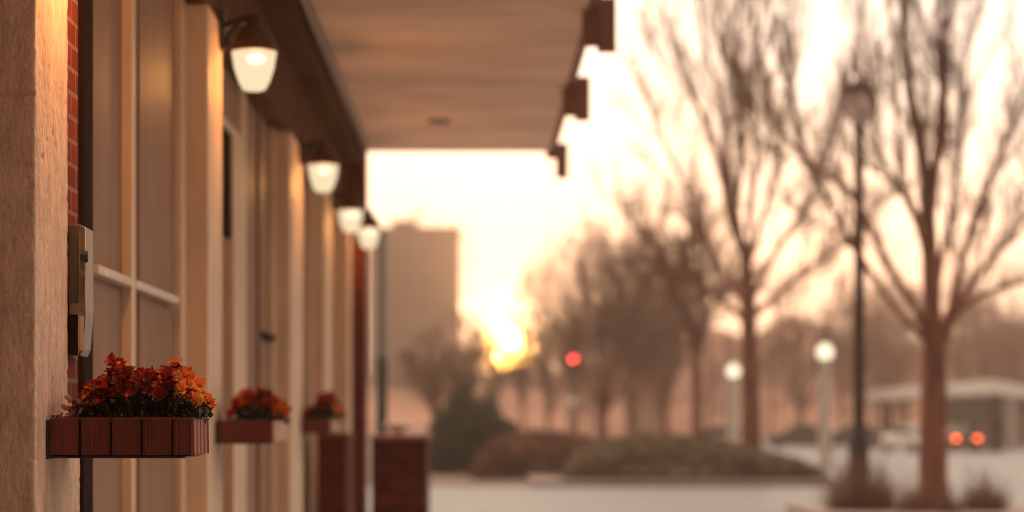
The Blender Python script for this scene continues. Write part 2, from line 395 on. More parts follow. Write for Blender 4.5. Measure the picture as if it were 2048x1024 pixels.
# canopy, run on unseen behind the camera to shade the near pier
bm = bmesh.new(); y = -14.0; k = 0
while y < 30.45:
    bx(bm, XP - 0.3, 0.958, y, min(30.5, y + 0.596), TOPZ + 0.004 * (k % 2), TOPZ + 0.05, 0.006); y += 0.6; k += 1
loc(bm_obj('soffit', bm, SOFFIT, B))
bpart('canopy_roof', -9.0, 0.90, -13.9, 30.4, TOPZ + 0.055, TOPZ + 0.42, m=FASCIA)
bpart('fascia', 0.905, 0.985, -13.9, 30.5, TOPZ - 0.012, TOPZ + 0.40, m=FASCIA)
bpart('fascia', -1.6, 0.903, 30.405, 30.5, TOPZ + 0.052, TOPZ + 0.40, m=FASCIA)
bpart('wall_beam', XS + 0.06, -1.40, -13.0, 29.39, TOPZ - 0.30, TOPZ - 0.004, m=BEAM, bev=0.02)
loc(box('wall_pipe', -1.395, -1.33, -13.0, 29.39, TOPZ - 0.12, TOPZ - 0.04, BLACK, B, 0.03))
for yy in (14.9, 19.9, 24.5, 30.4):
    bpart('pendant_post', 0.988, 1.135, yy - 0.07, yy + 0.07, TOPZ - 0.345, TOPZ + 0.09, m=FASCIA, bev=0.008)
    bpart('pendant_bracket', 0.86, 0.988, yy - 0.05, yy + 0.05, TOPZ - (0.10 if yy > 30 else 0.30), TOPZ - 0.014, m=FASCIA, bev=0.008)
bm = bmesh.new(); lathe(bm, [(0.0, 0.01), (0.10, 0.01), (0.105, -0.012), (0.125, -0.016), (0.13, 0.0), (0.13, 0.02)], 24)
o = bm_obj('downlight', bm, BLACK, B, True); o.location = Vector((-0.43, 27.3, TOPZ - 0.006)) - Vector(B.location)

# ------------------------------------------------------------------ wall lamps
def bowl_mat():
    m = bpy.data.materials.new('frosted_lamp_glass'); m.use_nodes = True
    t = m.node_tree; t.nodes.clear()
    o = t.nodes.new('ShaderNodeOutputMaterial')
    tr = t.nodes.new('ShaderNodeBsdfTransparent'); tr.inputs[0].default_value = (1, 0.93, 0.82, 1)
    em = t.nodes.new('ShaderNodeEmission'); em.inputs[0].default_value = (1.0, 0.79, 0.52, 1); em.inputs[1].default_value = 0.80
    n = t.nodes.new('ShaderNodeTexNoise'); n.inputs['Scale'].default_value = 6
    mr_ = t.nodes.new('ShaderNodeMapRange'); mr_.inputs[3].default_value = 0.98; mr_.inputs[4].default_value = 1.1
    t.links.new(n.outputs['Fac'], mr_.inputs[0]); t.links.new(mr_.outputs[0], em.inputs[1])
    mx = t.nodes.new('ShaderNodeMixShader'); mx.inputs[0].default_value = 0.72
    t.links.new(tr.outputs[0], mx.inputs[1]); t.links.new(em.outputs[0], mx.inputs[2])
    t.links.new(mx.outputs[0], o.inputs[0]); return m
BOWL = bowl_mat()
def wall_lamp(y, label, watts, wall=XP):
    z = EYE + 2.165
    L = thing('wall_lamp', label, 'wall lamp', (wall, y, z), 'lit wall lamps along the shopfront')
    cx = 0.215; L.rotation_euler.z = R((y * 7.3) % 5 - 2.5)
    bm = bmesh.new(); lathe(bm, [(0.0, -0.130), (0.050, -0.128), (0.072, -0.118), (0.098, -0.07), (0.124, 0.01), (0.140, 0.112), (0.136, 0.114), (0.120, 0.01), (0.094, -0.066), (0.068, -0.112), (0.0, -0.122)], 32, cx)
    bm2 = bmesh.new(); lathe(bm2, [(0.0, 0.115), (0.142, 0.115), (0.146, 0.124), (0.142, 0.135), (0.120, 0.20), (0.085, 0.255), (0.05, 0.275), (0.045, 0.34), (0.0, 0.345)], 32, cx)
    bm3 = bmesh.new(); lathe(bm3, [(0.0, -0.03), (0.035, -0.024), (0.06, 0.0), (0.055, 0.022), (0.02, 0.035), (0.0, 0.036)], 18, cx + 0.012, 0, 0.065)
    bm_obj('bowl', bm, BOWL, L, True); bm_obj('cap', bm2, CAPMETAL, L, True); bm_obj('bulb', bm3, BULB, L, True)
    t = TB(); t.tube([Vector((0.0, 0, 0.27)), Vector((0.10, 0, 0.30)), Vector((cx, 0, 0.335))], [0.026, 0.022, 0.022], 10, True); t.obj('arm', BLACK, L)
    t = TB(); t.tube([Vector((0.03, 0, 0.13)), Vector((0.06, 0, 0.23)), Vector((0.13, 0, 0.295))], [0.014] * 3, 8, True); t.obj('strut', BLACK, L)
    bm = bmesh.new(); bx(bm, 0.002, 0.035, -0.06, 0.06, 0.12, 0.36, 0.01); bm_obj('back_plate', bm, BLACK, L)
    ld = bpy.data.lights.new('lamp_light', 'POINT'); ld.energy = watts; ld.color = (1.0, 0.43, 0.125); ld.shadow_soft_size = 0.09
    lo = bpy.data.objects.new('lamp_light', ld); C.objects.link(lo); lo.parent = L; lo.location = (cx + 0.03, 0, -0.04)
    return L
wall_lamp(9.25, 'lit wall lamp high on the nearest stucco pier, above the sharp flower box', 620)
wall_lamp(15.05, 'largest lit wall lamp in view, with bell-shaped frosted glass bowl under a bronze cap', 170)
wall_lamp(21.8, 'lit wall lamp second along the shopfront, hanging above the farthest flower box', 140)
wall_lamp(26.55, 'lit wall lamp third along the shopfront, just above and left of the farthest lamp', 100)
wall_lamp(29.1, 'smallest and lowest lit wall lamp, farthest along beside the dark brick column', 80, -1.525)

# ------------------------------------------------------------------ planters
def fluted(bm, p0, ux, w, depthv, z0, z1, seed, flutes=7):
    """one clay tile: its outer face rippled with vertical flutes"""
    r = random.Random(seed); n = flutes * 6
    a = []; 
    ph = [r.uniform(0.6, 1.3) for _ in range(flutes)]
    for i in range(n + 1):
        t = i / n
        d = 0.0013 * ph[min(flutes - 1, int(t * flutes))] * (1 - abs(math.cos(PI * t * flutes))) 
        if i in (0, n): d = 0.004
        a.append(p0 + ux * (w * t) - depthv * d)
    lo = [bm.verts.new((p.x, p.y, z0)) for p in a]; hi = [bm.verts.new((p.x, p.y, z1)) for p in a]
    mid = [bm.verts.new((p.x + depthv.x * 0.002, p.y + depthv.y * 0.002, z1 - 0.006)) for p in a]
    for i in range(n):
        bm.faces.new((lo[i], lo[i + 1], mid[i + 1], mid[i])); bm.faces.new((mid[i], mid[i + 1], hi[i + 1], hi[i]))
    bk = depthv * 0.03
    l0 = bm.verts.new(lo[0].co + bk); l1 = bm.verts.new(lo[-1].co + bk); h0 = bm.verts.new(hi[0].co + bk); h1 = bm.verts.new(hi[-1].co + bk)
    bm.faces.new(lo[::-1] + [l0, l1]); bm.faces.new(hi + [h1, h0])
    bm.faces.new((lo[0], mid[0], hi[0], h0, l0)); bm.faces.new((lo[-1], l1, h1, hi[-1], mid[-1]))
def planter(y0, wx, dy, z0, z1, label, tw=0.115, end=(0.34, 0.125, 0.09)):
    T = thing('planter_box', label, 'planter', (XP, y0, z0), 'tiled planter boxes on the piers')
    h = z1 - z0
    bm = bmesh.new(); x = 0.016; i = 0
    while x < wx - 0.02:
        w = min(tw, wx - x)
        fluted(bm, Vector((x, 0, 0)), Vector((1, 0, 0)), w - 0.009, Vector((0, 1, 0)), 0.004, h, 100 + i, max(3, int(7 * w / tw))); x += tw; i += 1
    bm_obj('front_tiles', bm, TILE, T)
    bm = bmesh.new(); y = 0.004
    while y < dy - 0.02:
        w = min(tw, dy - y)
        fluted(bm, Vector((wx, y, 0)), Vector((0, 1, 0)), w - 0.006, Vector((-1, 0, 0)), 0.004, h, 300 + i, 6); y += tw; i += 1
    bm_obj('end_tiles', bm, mat('lit_side_clay_tile', end, 0.6, 0.5, 90, 0.3, 18, stretch=(1, 1, 0.15), bdist=0.004), T)  # same clay as the front, coloured paler to paint in the street-side light
    bm = bmesh.new(); bx(bm, 0.012, wx - 0.012, 0.012, dy, 0.0, h - 0.010); bm_obj('trough', bm, DARKFRAME, T)
    bm = bmesh.new()
    bx(bm, 0.016, wx - 0.002, 0.001, 0.045, h, h + 0.004, 0.001); bx(bm, wx - 0.045, wx - 0.001, 0.047, dy, h, h + 0.004, 0.001)
    bm_obj('rim', bm, CLAYCAP, T)
    # soil with clods
    V = []; F = []; nx, ny = 40, 30
    for b in range(ny + 1):
        for a in range(nx + 1):
            X = 0.015 + (wx - 0.06) * a / nx; Y = 0.05 + (dy - 0.06) * b / ny
            V.append((X, Y, h - 0.006 + 0.014 * noise.noise(Vector((X * 40, Y * 40, y0))) + 0.012 * math.sin(PI * b / ny)))
    for b in range(ny):
        for a in range(nx):
            q = b * (nx + 1) + a; F.append((q, q + 1, q + nx + 2, q + nx + 1))
    mesh_obj('soil', V, F, SOIL, T, True)
    bm = bmesh.new(); bx(bm, 0.001, 0.014, -0.012, dy, -0.012, h - 0.004, 0.002); bm_obj('back_plate', bm, BLACK, T)
    bm = bmesh.new(); bx(bm, 0.015, wx - 0.03, -0.0, dy, -0.008, -0.001, 0.001); bm_obj('base_tray', bm, BLACK, T)
    return T
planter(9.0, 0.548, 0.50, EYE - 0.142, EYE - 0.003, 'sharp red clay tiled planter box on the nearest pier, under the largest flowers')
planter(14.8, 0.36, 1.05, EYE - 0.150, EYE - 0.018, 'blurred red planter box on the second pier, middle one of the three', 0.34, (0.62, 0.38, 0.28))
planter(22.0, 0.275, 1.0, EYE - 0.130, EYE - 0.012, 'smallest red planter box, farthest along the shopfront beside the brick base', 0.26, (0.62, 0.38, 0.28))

# flowers ----------------------------------------------------------
def attr_mat(name, rough=0.55, trans=0.25):
    m = bpy.data.materials.new(name); m.use_nodes = True
    t = m.node_tree; b = t.nodes['Principled BSDF']; b.inputs['Roughness'].default_value = rough
    a = t.nodes.new('ShaderNodeAttribute'); a.attribute_name = 'Col'
    n = t.nodes.new('ShaderNodeTexNoise'); n.inputs['Scale'].default_value = 160
    co = t.nodes.new('ShaderNodeTexCoord'); t.links.new(co.outputs['Object'], n.inputs['Vector'])
    mr_ = t.nodes.new('ShaderNodeMapRange'); mr_.inputs[3].default_value = 0.7; mr_.inputs[4].default_value = 1.25; t.links.new(n.outputs['Fac'], mr_.inputs[0])
    vm = t.nodes.new('ShaderNodeVectorMath'); vm.operation = 'SCALE'; t.links.new(a.outputs['Color'], vm.inputs[0]); t.links.new(mr_.outputs[0], vm.inputs['Scale'])
    t.links.new(vm.outputs[0], b.inputs['Base Color'])
    tr = t.nodes.new('ShaderNodeBsdfTranslucent'); t.links.new(vm.outputs[0], tr.inputs[0])
    mx = t.nodes.new('ShaderNodeMixShader'); mx.inputs[0].default_value = trans
    o = [q for q in t.nodes if q.type == 'OUTPUT_MATERIAL'][0]
    t.links.new(b.outputs[0], mx.inputs[1]); t.links.new(tr.outputs[0], mx.inputs[2]); t.links.new(mx.outputs[0], o.inputs[0])
    return m
PETAL = attr_mat('flower_petals', 0.5, 0.35); LEAF = attr_mat('dark_flower_leaves', 0.4, 0.1)
class CM:
    def __init__(s): s.v = []; s.f = []; s.c = []
    def leaf(s, p, d, up, L, w, cup, col, curl=0.3):
        d = d.normalized(); side = d.cross(up)
        if side.length < 1e-4: side = Vector((1, 0, 0))
        side.normalize(); up = side.cross(d)
        b = len(s.v)
        prof = ((0.0, 0.18), (0.3, 0.8), (0.65, 1.0), (0.88, 0.6), (1.0, 0.08))
        for t, ww in prof:
            c = p + d * (L * t) + up * (curl * L * t * t)
            s.v += [tuple(c - side * (w * ww) + up * (cup * w * ww)), tuple(c - up * (0.0)), tuple(c + side * (w * ww) + up * (cup * w * ww))]
        for i in range(len(prof) - 1):
            for j in (0, 1):
                q = b + i * 3 + j; s.f.append((q, q + 1, q + 4, q + 3)); s.c.append(col)
    def obj(s, name, m, parent):
        me = bpy.data.meshes.new(name); me.from_pydata(s.v, [], s.f); me.update()
        ca = me.color_attributes.new('Col', 'FLOAT_COLOR', 'CORNER'); i = 0
        for poly, c in zip(me.polygons, s.c):
            for li in poly.loop_indices: ca.data[li].color = (*c, 1)
        me.polygons.foreach_set('use_smooth', [True] * len(me.polygons))
        me.materials.append(m); o = bpy.data.objects.new(name, me); C.objects.link(o); o.parent = parent; return o
def rv(r): return Vector((r.gauss(0, 1), r.gauss(0, 1), r.gauss(0, 1))).normalized()
def flowers(loc_, prof, dy, n, label, seed, s=1.0, orange_right=True):
    r = random.Random(seed)
    T = thing('flower_plant', label, 'flowers', loc_, 'red and orange flowers in the planter boxes')
    pm, lm, st = CM(), CM(), TB()
    x0, x1 = prof[0][0], prof[-1][0]
    def top(x):
        for (a, ha), (b, hb) in zip(prof, prof[1:]):
            if a <= x <= b: return ha + (hb - ha) * (x - a) / max(1e-6, b - a)
        return 0
    for i in range(n):
        x = r.uniform(x0, x1); h = top(x); y = r.uniform(0.03, dy)
        edge = 1 - 0.35 * abs((y - dy / 2) / (dy / 2)) ** 2
        lo_f = 0.5 if r.random() < 0.82 else 0.25
        z = h * edge * r.uniform(lo_f, 1.0) ** 0.8
        u = (x - x0) / (x1 - x0)
        q = r.random() + (0.60 * (u - 0.72) if orange_right else -0.22) + 0.25 * math.sin(u * 9)
        if q < 0.30: col = (0.22, 0.010, 0.009)
        elif q < 0.52: col = (0.44, 0.022, 0.011)
        elif q < 0.72: col = (0.75, 0.10, 0.018)
        elif q < 0.92: col = (0.85, 0.24, 0.035)
        else: col = (0.90, 0.38, 0.07)
        p = Vector((x, y, z))
        ax = (Vector(((u - 0.5) * 1.0, -0.55 + 0.8 * (y / dy - 0.5), 0.9)) + rv(r) * 0.45).normalized()
        size = s * r.uniform(0.75, 1.25)
        # a blossom: six to nine ruffled petals round a throat
        k = r.randint(6, 9); t1 = ax.orthogonal().normalized(); t2 = ax.cross(t1); ph = r.uniform(0, 6)
        for j in range(k):
            a = ph + 2 * PI * j / k + r.uniform(-0.25, 0.25)
            out = t1 * math.cos(a) + t2 * math.sin(a)
            d = out * r.uniform(0.5, 1.1) + ax * r.uniform(0.35, 1.0)
            cc = tuple(max(0.0, c * r.uniform(0.7, 1.3)) for c in col)
            pm.leaf(p, d, ax, size * r.uniform(0.022, 0.040), size * r.uniform(0.009, 0.015), r.uniform(0.1, 0.7), cc, r.uniform(-0.5, 0.4))
        st.tube([Vector(((x0 + x1) / 2, dy / 2, -0.015)), Vector((x * 0.97, y, z * 0.5)), p], [0.0022, 0.0018, 0.0014], 4)
    for i in range(int(n * 3.2)):
        x = r.uniform(x0, x1 + 0.02); h = max(0.05, top(min(x, x1)))
        y = r.uniform(-0.005, dy); z = min(h * 0.72, abs(r.gauss(0, 0.05)) + 0.0)
        g = r.random()
        col = (0.012, 0.018, 0.010) if g < 0.6 else (0.03, 0.028, 0.014) if g < 0.985 else (0.2, 0.12, 0.09)
        lm.leaf(Vector((x, y, z)), rv(r) + Vector((0, -0.2, 0.35)), rv(r), s * r.uniform(0.014, 0.034), s * r.uniform(0.004, 0.009), 0.2, col, r.uniform(-0.6, 0.3))
    return T, pm, lm, st
T, pm, lm, st = flowers((-1.606, 9.04, EYE - 0.005),
    [(0.085, 0.03), (0.115, 0.085), (0.16, 0.135), (0.20, 0.165), (0.217, 0.235), (0.25, 0.195), (0.31, 0.165), (0.335, 0.215), (0.36, 0.185), (0.40, 0.165), (0.435, 0.215), (0.46, 0.20), (0.49, 0.175), (0.53, 0.135), (0.558, 0.075)],
    0.40, 330, 'dense red and orange flowers in sharp focus in the nearest planter box', 5)
r = random.Random(77)
for i in range(16):       # thin trailing sprigs at the street end and low left edge
    p = Vector((0.50 + r.uniform(-0.03, 0.03), r.uniform(0.0, 0.2), 0.03 + r.uniform(0, 0.03)))
    q = p + Vector((r.uniform(0.02, 0.075), r.uniform(-0.03, 0.03), r.uniform(-0.035, 0.03)))
    st.tube([p, (p + q) / 2 + Vector((0, 0, 0.012)), q], [0.0016, 0.0013, 0.0008], 4)
    for k in range(5): lm.leaf(p.lerp(q, r.random()), rv(r), rv(r), 0.016, 0.004, 0.2, (0.035, 0.03, 0.018), 0.1)
for i in range(90):       # low groundcover spilling over the rim
    p = Vector((r.uniform(0.02, 0.54), r.uniform(-0.03, 0.03), r.uniform(-0.002, 0.022)))
    lm.leaf(p, rv(r) + Vector((0, -0.3, 0.5)), rv(r), r.uniform(0.012, 0.024), r.uniform(0.003, 0.006), 0.2, r.choice([(0.012, 0.016, 0.01), (0.03, 0.026, 0.016), (0.02, 0.02, 0.014)]), 0.1)
for i in range(9):        # faded pale leaves at the pier end
    p = Vector((r.uniform(0.075, 0.13), r.uniform(0.0, 0.05), r.uniform(0.02, 0.075)))
    lm.leaf(p, rv(r) + Vector((-0.3, -0.2, 0.4)), rv(r), 0.034, 0.011, 0.3, (0.42, 0.27, 0.21), 0.1)
pm.obj('blossoms', PETAL, T); lm.obj('leaves', LEAF, T); st.obj('stems', mat('green_stem', (0.03, 0.025, 0.014), 0.6), T)
STEMM = bpy.data.materials['green_stem']
T, pm, lm, st = flowers((XP + 0.0, 14.86, EYE - 0.02), [(0.09, 0.06), (0.12, 0.16), (0.19, 0.20), (0.27, 0.19), (0.35, 0.15), (0.40, 0.06)], 0.55, 130,
    'rounded mound of dark red flowers in the middle planter box', 8, 1.25, False)
pm.obj('blossoms', PETAL, T); lm.obj('leaves', LEAF, T); st.obj('stems', STEMM, T)
T, pm, lm, st = flowers((XP + 0.0, 22.06, EYE - 0.01), [(0.0, 0.04), (0.10, 0.08), (0.14, 0.2), (0.22, 0.225), (0.29, 0.19), (0.33, 0.05)], 0.6, 110,
    'small blurred red flowers over dark green leaves in the farthest planter box', 9, 1.4, False)
pm.obj('blossoms', PETAL, T); lm.obj('leaves', LEAF, T); st.obj('stems', STEMM, T)

# ------------------------------------------------------------------ electric box on the brick strip
T = thing('utility_box', 'slim grey utility box with pale cover and black knob on the brick strip', 'utility box', (XP, 9.50, EYE + 0.25))
zb, zt = 0.0, 0.51
bm = bmesh.new(); bx(bm, -0.004, 0.036, 0.0, 0.19, 0.20, zt, 0.004); bm_obj('housing', bm, GREYPLASTIC, T)
bm = bmesh.new(); bx(bm, -0.004, 0.034, 0.004, 0.19, zb, 0.197, 0.004); bm_obj('lower_housing', bm, DARKFRAME, T)
bm = bmesh.new(); bx(bm, 0.002, 0.039, -0.004, 0.10, 0.155, 0.20, 0.003); bm_obj('clip', bm, mat('pinkish_clip', (0.26, 0.18, 0.16), 0.5), T)
bm = bmesh.new()
vs = [(0.037, 0.10), (0.037, zt + 0.004), (0.066, zt - 0.012), (0.068, 0.17), (0.056, 0.02), (0.045, -0.006), (0.040, 0.02)]
a = [bm.verts.new((x, 0.0, z)) for x, z in vs]; b = [bm.verts.new((x, 0.185, z)) for x, z in vs]
bm.faces.new(a); bm.faces.new(b[::-1])
for i in range(len(vs)): j = (i + 1) % len(vs); bm.faces.new((a[i], b[i], b[j], a[j]))
bm_obj('cover', bm, mat('grey_cover', (0.30, 0.245, 0.21), 0.5, 0.1, 20, 0.2, 9), T)
t = TB(); t.tube([Vector((0.039, -0.002, -0.004)), Vector((0.038, -0.002, 0.10)), Vector((0.037, -0.002, zt + 0.002)), Vector((0.065, -0.002, zt - 0.012)), Vector((0.067, -0.002, 0.17)), Vector((0.056, -0.002, 0.02))], [0.0022] * 6, 6); t.obj('edge_trim', PALEMETAL, T)
bm = bmesh.new(); bx(bm, 0.042, 0.060, -0.005, -0.001, 0.015, 0.15, 0.001); bm_obj('lower_plate', bm, PALEMETAL, T)
bm = bmesh.new(); bx(bm, 0.046, 0.064, -0.003, 0.0, 0.33, 0.485, 0.0); bx(bm, 0.046, 0.064, -0.003, 0.0, 0.165, 0.31, 0.0); bm_obj('inset', bm, mat('tan_inset', (0.20, 0.15, 0.12), 0.4), T)
t = TB(); t.tube([Vector((0.05, -0.012, 0.385)), Vector((0.078, -0.012, 0.385))], [0.022, 0.022], 16, True); t.obj('knob', BLACK, T)
t = TB(); t.tube([Vector((0.070, -0.02, 0.40)), Vector((0.074, -0.02, 0.36))], [0.006, 0.006], 8, True); t.obj('latch', BLACK, T)

# ------------------------------------------------------------------ low brick walls at the end of the walkway
T = thing('brick_pedestal', 'low brick pedestal with a pale cap beside the farthest planter box', 'pedestal', (-1.55, 24.2, 0))
T_ = box('shaft', -0.05, 0.24, 0, 0.9, 0, 1.56, BRICK2, T, 0.008); box('cap', -0.06, 0.26, -0.02, 0.92, 1.562, 1.60, CLAYCAP, T, 0.008)
T = thing('brick_wall', 'dark brick wall block with lighter edges at the end of the walkway', 'wall', (-1.36, 31.0, 0))
box('wall_face', 0, 0.70, 0, 2.4, 0, 1.46, BLOCK, T, 0.01); box('coping', -0.02, 0.74, -0.02, 2.42, 1.462, 1.53, CLAYCAP, T, 0.012)
T = thing('drain_pole', 'thin dark grey pole rising behind the dark brick wall block', 'pole', (-1.345, 34.0, 0))
t = TB(); t.tube([Vector((0, 0, 0)), Vector((0, 0, 4.4))], [0.055, 0.05], 12, True); t.obj('shaft', mat('grey_pole', (0.10, 0.085, 0.08), 0.6), T)
t = TB(); t.tube([Vector((0, 0, 0)), Vector((0, 0, 2.6))], [0.085, 0.075], 12, True); t.obj('sleeve', EVERG, T)
T = thing('pale_shape', 'pale rounded urn standing in for an unidentified pale spot on the dark brick wall block', 'shape', (-1.05, 31.9, 1.53))  # bowl form standing in for a pale spot of unknown kind
bm = bmesh.new(); lathe(bm, [(0, 0), (0.08, 0), (0.07, 0.03), (0.14, 0.08), (0.19, 0.14), (0.17, 0.16), (0.10, 0.13), (0, 0.12)], 24); bm_obj('bowl', bm, WHITEPOST, T, True)
bm = bmesh.new(); lathe(bm, [(0.0, 0), (0.11, 0), (0.11, 0.008), (0, 0.008)], 20); bm_obj('foot', bm, WHITEPOST, T)
T.children

# ------------------------------------------------------------------ trees
class Tree:
    def __init__(s, seed): s.r = random.Random(seed); s.t = TB(); s.w = TB()
    def limb(s, pts, r0, r1, n=8):
        # smooth the polyline
        P_ = []
        for i in range(len(pts) - 1):
            p0 = pts[max(i - 1, 0)]; p1 = pts[i]; p2 = pts[i + 1]; p3 = pts[min(i + 2, len(pts) - 1)]
            for k in range(5):
                u = k / 5
                P_.append(0.5 * ((2 * p1) + (p2 - p0) * u + (2 * p0 - 5 * p1 + 4 * p2 - p3) * u * u + (3 * p1 - p0 - 3 * p2 + p3) * u ** 3))
        P_.append(pts[-1])
        m = len(P_) - 1
        s.t.tube(P_, [r0 + (r1 - r0) * (i / m) for i in range(m + 1)], n)
        return P_
    def branch(s, p, d, L, rad, lvl, up=0.35, spread=0.55, kids=6, minr=0.004):
        r = s.r; n = 5; pts = [p]; dd = d.normalized()
        for i in range(n):
            dd = (dd + rv(r) * 0.16 + Vector((0, 0, up * 0.22))).normalized()
            pts.append(pts[-1] + dd * (L / n))
        rad_ = [max(minr, rad * (1 - 0.75 * i / n)) for i in range(n + 1)]
        (s.w if lvl <= 2 else s.t).tube(pts, rad_, 3 if lvl <= 2 else 6)
        if lvl <= 0: return
        for k in range(kids):
            u = r.uniform(0.15, 1.0); i = min(n - 1, int(u * n)); q = pts[i].lerp(pts[i + 1], u * n - i)
            dr = (pts[i + 1] - pts[i]).normalized()
            nd = (dr + rv(r) * spread + Vector((0, 0, up * 0.3))).normalized()
            s.branch(q, nd, L * r.uniform(0.38, 0.65) * (1.1 - 0.35 * u), max(minr, rad * 0.5), lvl - 1, up, spread, kids, minr)
    def along(s, P_, count, L, rad, lvl, u0=0.2, up=0.4, spread=0.6, kids=6, minr=0.004):
        r = s.r; m = len(P_) - 1
        for k in range(count):
            u = u0 + (1 - u0) * (k + r.random()) / count; i = min(m - 1, int(u * m)); q = P_[i].lerp(P_[i + 1], u * m - i)
            dr = (P_[i + 1] - P_[i]).normalized()
            s.branch(q, (dr + rv(r) * spread).normalized(), L * r.uniform(0.7, 1.3) * (1.15 - 0.5 * u), rad * (1.2 - 0.6 * u), lvl, up, spread, kids, minr)
    def finish(s, label, base, bark=BARK, name='bare_tree', group=None):
        T = thing(name, label, 'tree', base, group)
        for t, nm, m in ((s.t, 'trunk', bark), (s.w, 'crown', TWIG)):
            o = t.obj(nm, m, T); o.matrix_parent_inverse = Matrix.Translation(-Vector(base))
        return T

# large vase-shaped street tree on the right
D = 47.0
def A(px, py, dy=0.0): return at(px, py, D) + Vector((0, dy, 0))
tr = Tree(21)
trunk = [A(1868, 1034), A(1866, 960), A(1867, 860), A(1868, 770), A(1868, 690)]
trunk[0].z = -0.15
tr.limb(trunk, 0.30, 0.235, 14)
tr.limb([A(1868, 1040), A(1867, 985), A(1866, 930)], 0.40, 0.24, 14)
limbs = [
    ([A(1868, 740), A(1864, 620), A(1858, 470), A(1848, 330), A(1822, 190), A(1806, 60), A(1800, -140)], 0.21, 0.05),
    ([A(1857, 470), A(1872, 340, .1), A(1888, 180, .2), A(1898, 60, .3), A(1930, -120, .4)], 0.14, 0.05),
    ([A(1862, 720), A(1838, 640, -.3), A(1770, 540, -.6), A(1690, 400, -.9), A(1592, 325, -1.1), A(1530, 240, -1.2), A(1505, 130, -1.2), A(1490, 20, -1.2)], 0.12, 0.035),
    ([A(1860, 690), A(1800, 610, .6), A(1740, 510, 1.0), A(1690, 420, 1.2), A(1630, 290, 1.4), A(1585, 110, 1.5), A(1550, -60, 1.6)], 0.10, 0.035),
    ([A(1866, 600), A(1832, 470, -.5), A(1790, 390, -.9), A(1772, 300, -1.2), A(1766, 160, -1.5), A(1745, 0, -1.6)], 0.10, 0.03),
    ([A(1876, 700), A(1902, 600, -.3), A(1930, 470, -.5), A(1975, 340, -.7), A(2020, 220, -.8), A(2070, 60, -.9)], 0.13, 0.04),
    ([A(1874, 720), A(1920, 620, .4), A(1985, 530, .8), A(2060, 450, 1.2), A(2140, 330, 1.4)], 0.12, 0.04),
    ([A(1872, 660), A(1890, 540, .6), A(1925, 400, 1.0), A(1950, 250, 1.3), A(1962, 80, 1.5), A(1970, -80, 1.5)], 0.10, 0.035),
    ([A(1868, 560), A(1850, 420, 1.0), A(1790, 300, 1.5), A(1770, 150, 1.8), A(1750, -40, 2.0)], 0.08, 0.03),
    ([A(1850, 380), A(1880, 260, -.7), A(1855, 130, -1.0), A(1870, -40, -1.2)], 0.075, 0.03),
    ([A(1880, 650), A(1960, 590, -.6), A(2050, 560, -1.0), A(2150, 500, -1.3)], 0.08, 0.03),
]
for pts, a, b in limbs:
    P_ = tr.limb(pts, a * (0.78 if a < 0.2 else 1), b * 0.75, 8)
    tr.along(P_, 14, 1.6, 0.022, 2, 0.25, 0.5, 0.55, 7, 0.0040)
tr.finish('large bare street tree with thick forked trunk, right of the black lamp post', (A(1868, 1034).x, D, -0.15))

# taller bare tree in the hedge island
D = 72.0
tr = Tree(5)
trunk = [A(1505, 960), A(1503, 860), A(1500, 740), A(1497, 620), A(1493, 540)]
trunk[0].z = -0.15
tr.limb(trunk, 0.32, 0.21, 12)
limbs = [
    ([A(1494, 560), A(1478, 460), A(1455, 330), A(1440, 200), A(1405, 60), A(1390, -120)], 0.14, 0.045),
    ([A(1494, 560), A(1500, 430), A(1512, 300), A(1505, 160), A(1530, 0), A(1540, -140)], 0.13, 0.045),
    ([A(1498, 620), A(1440, 520, .8), A(1395, 400, 1.4), A(1330, 250, 2), A(1290, 130, 2.2)], 0.10, 0.035),
    ([A(1498, 610), A(1550, 500, -.8), A(1610, 400, -1.4), A(1660, 260, -1.8), A(1690, 120, -2)], 0.10, 0.035),
    ([A(1495, 540), A(1535, 420, .8), A(1570, 300, 1.5), A(1590, 150, 1.8), A(1620, -20, 2)], 0.10, 0.035),
    ([A(1492, 520), A(1450, 430, -1), A(1420, 300, -1.6), A(1350, 160, -2), A(1310, 20, -2)], 0.13, 0.05),
    ([A(1470, 420), A(1480, 280, -1), A(1465, 120, -1.5), A(1470, -60, -1.6)], 0.11, 0.05),
    ([A(1500, 640), A(1590, 560, 1), A(1680, 500, 1.8), A(1780, 420, 2.2)], 0.11, 0.04),
    ([A(1500, 650), A(1420, 590, -1), A(1330, 540, -1.6), A(1270, 460, -2)], 0.10, 0.04),
]
for pts, a, b in limbs:
    P_ = tr.limb(pts, a, b, 7)
    tr.along(P_, 14, 2.4, 0.030, 2, 0.22, 0.5, 0.6, 7, 0.0055)
tr.finish('tall bare tree rising from the olive hedge, left of the black lamp post', (A(1505, 960).x, D, -0.15))

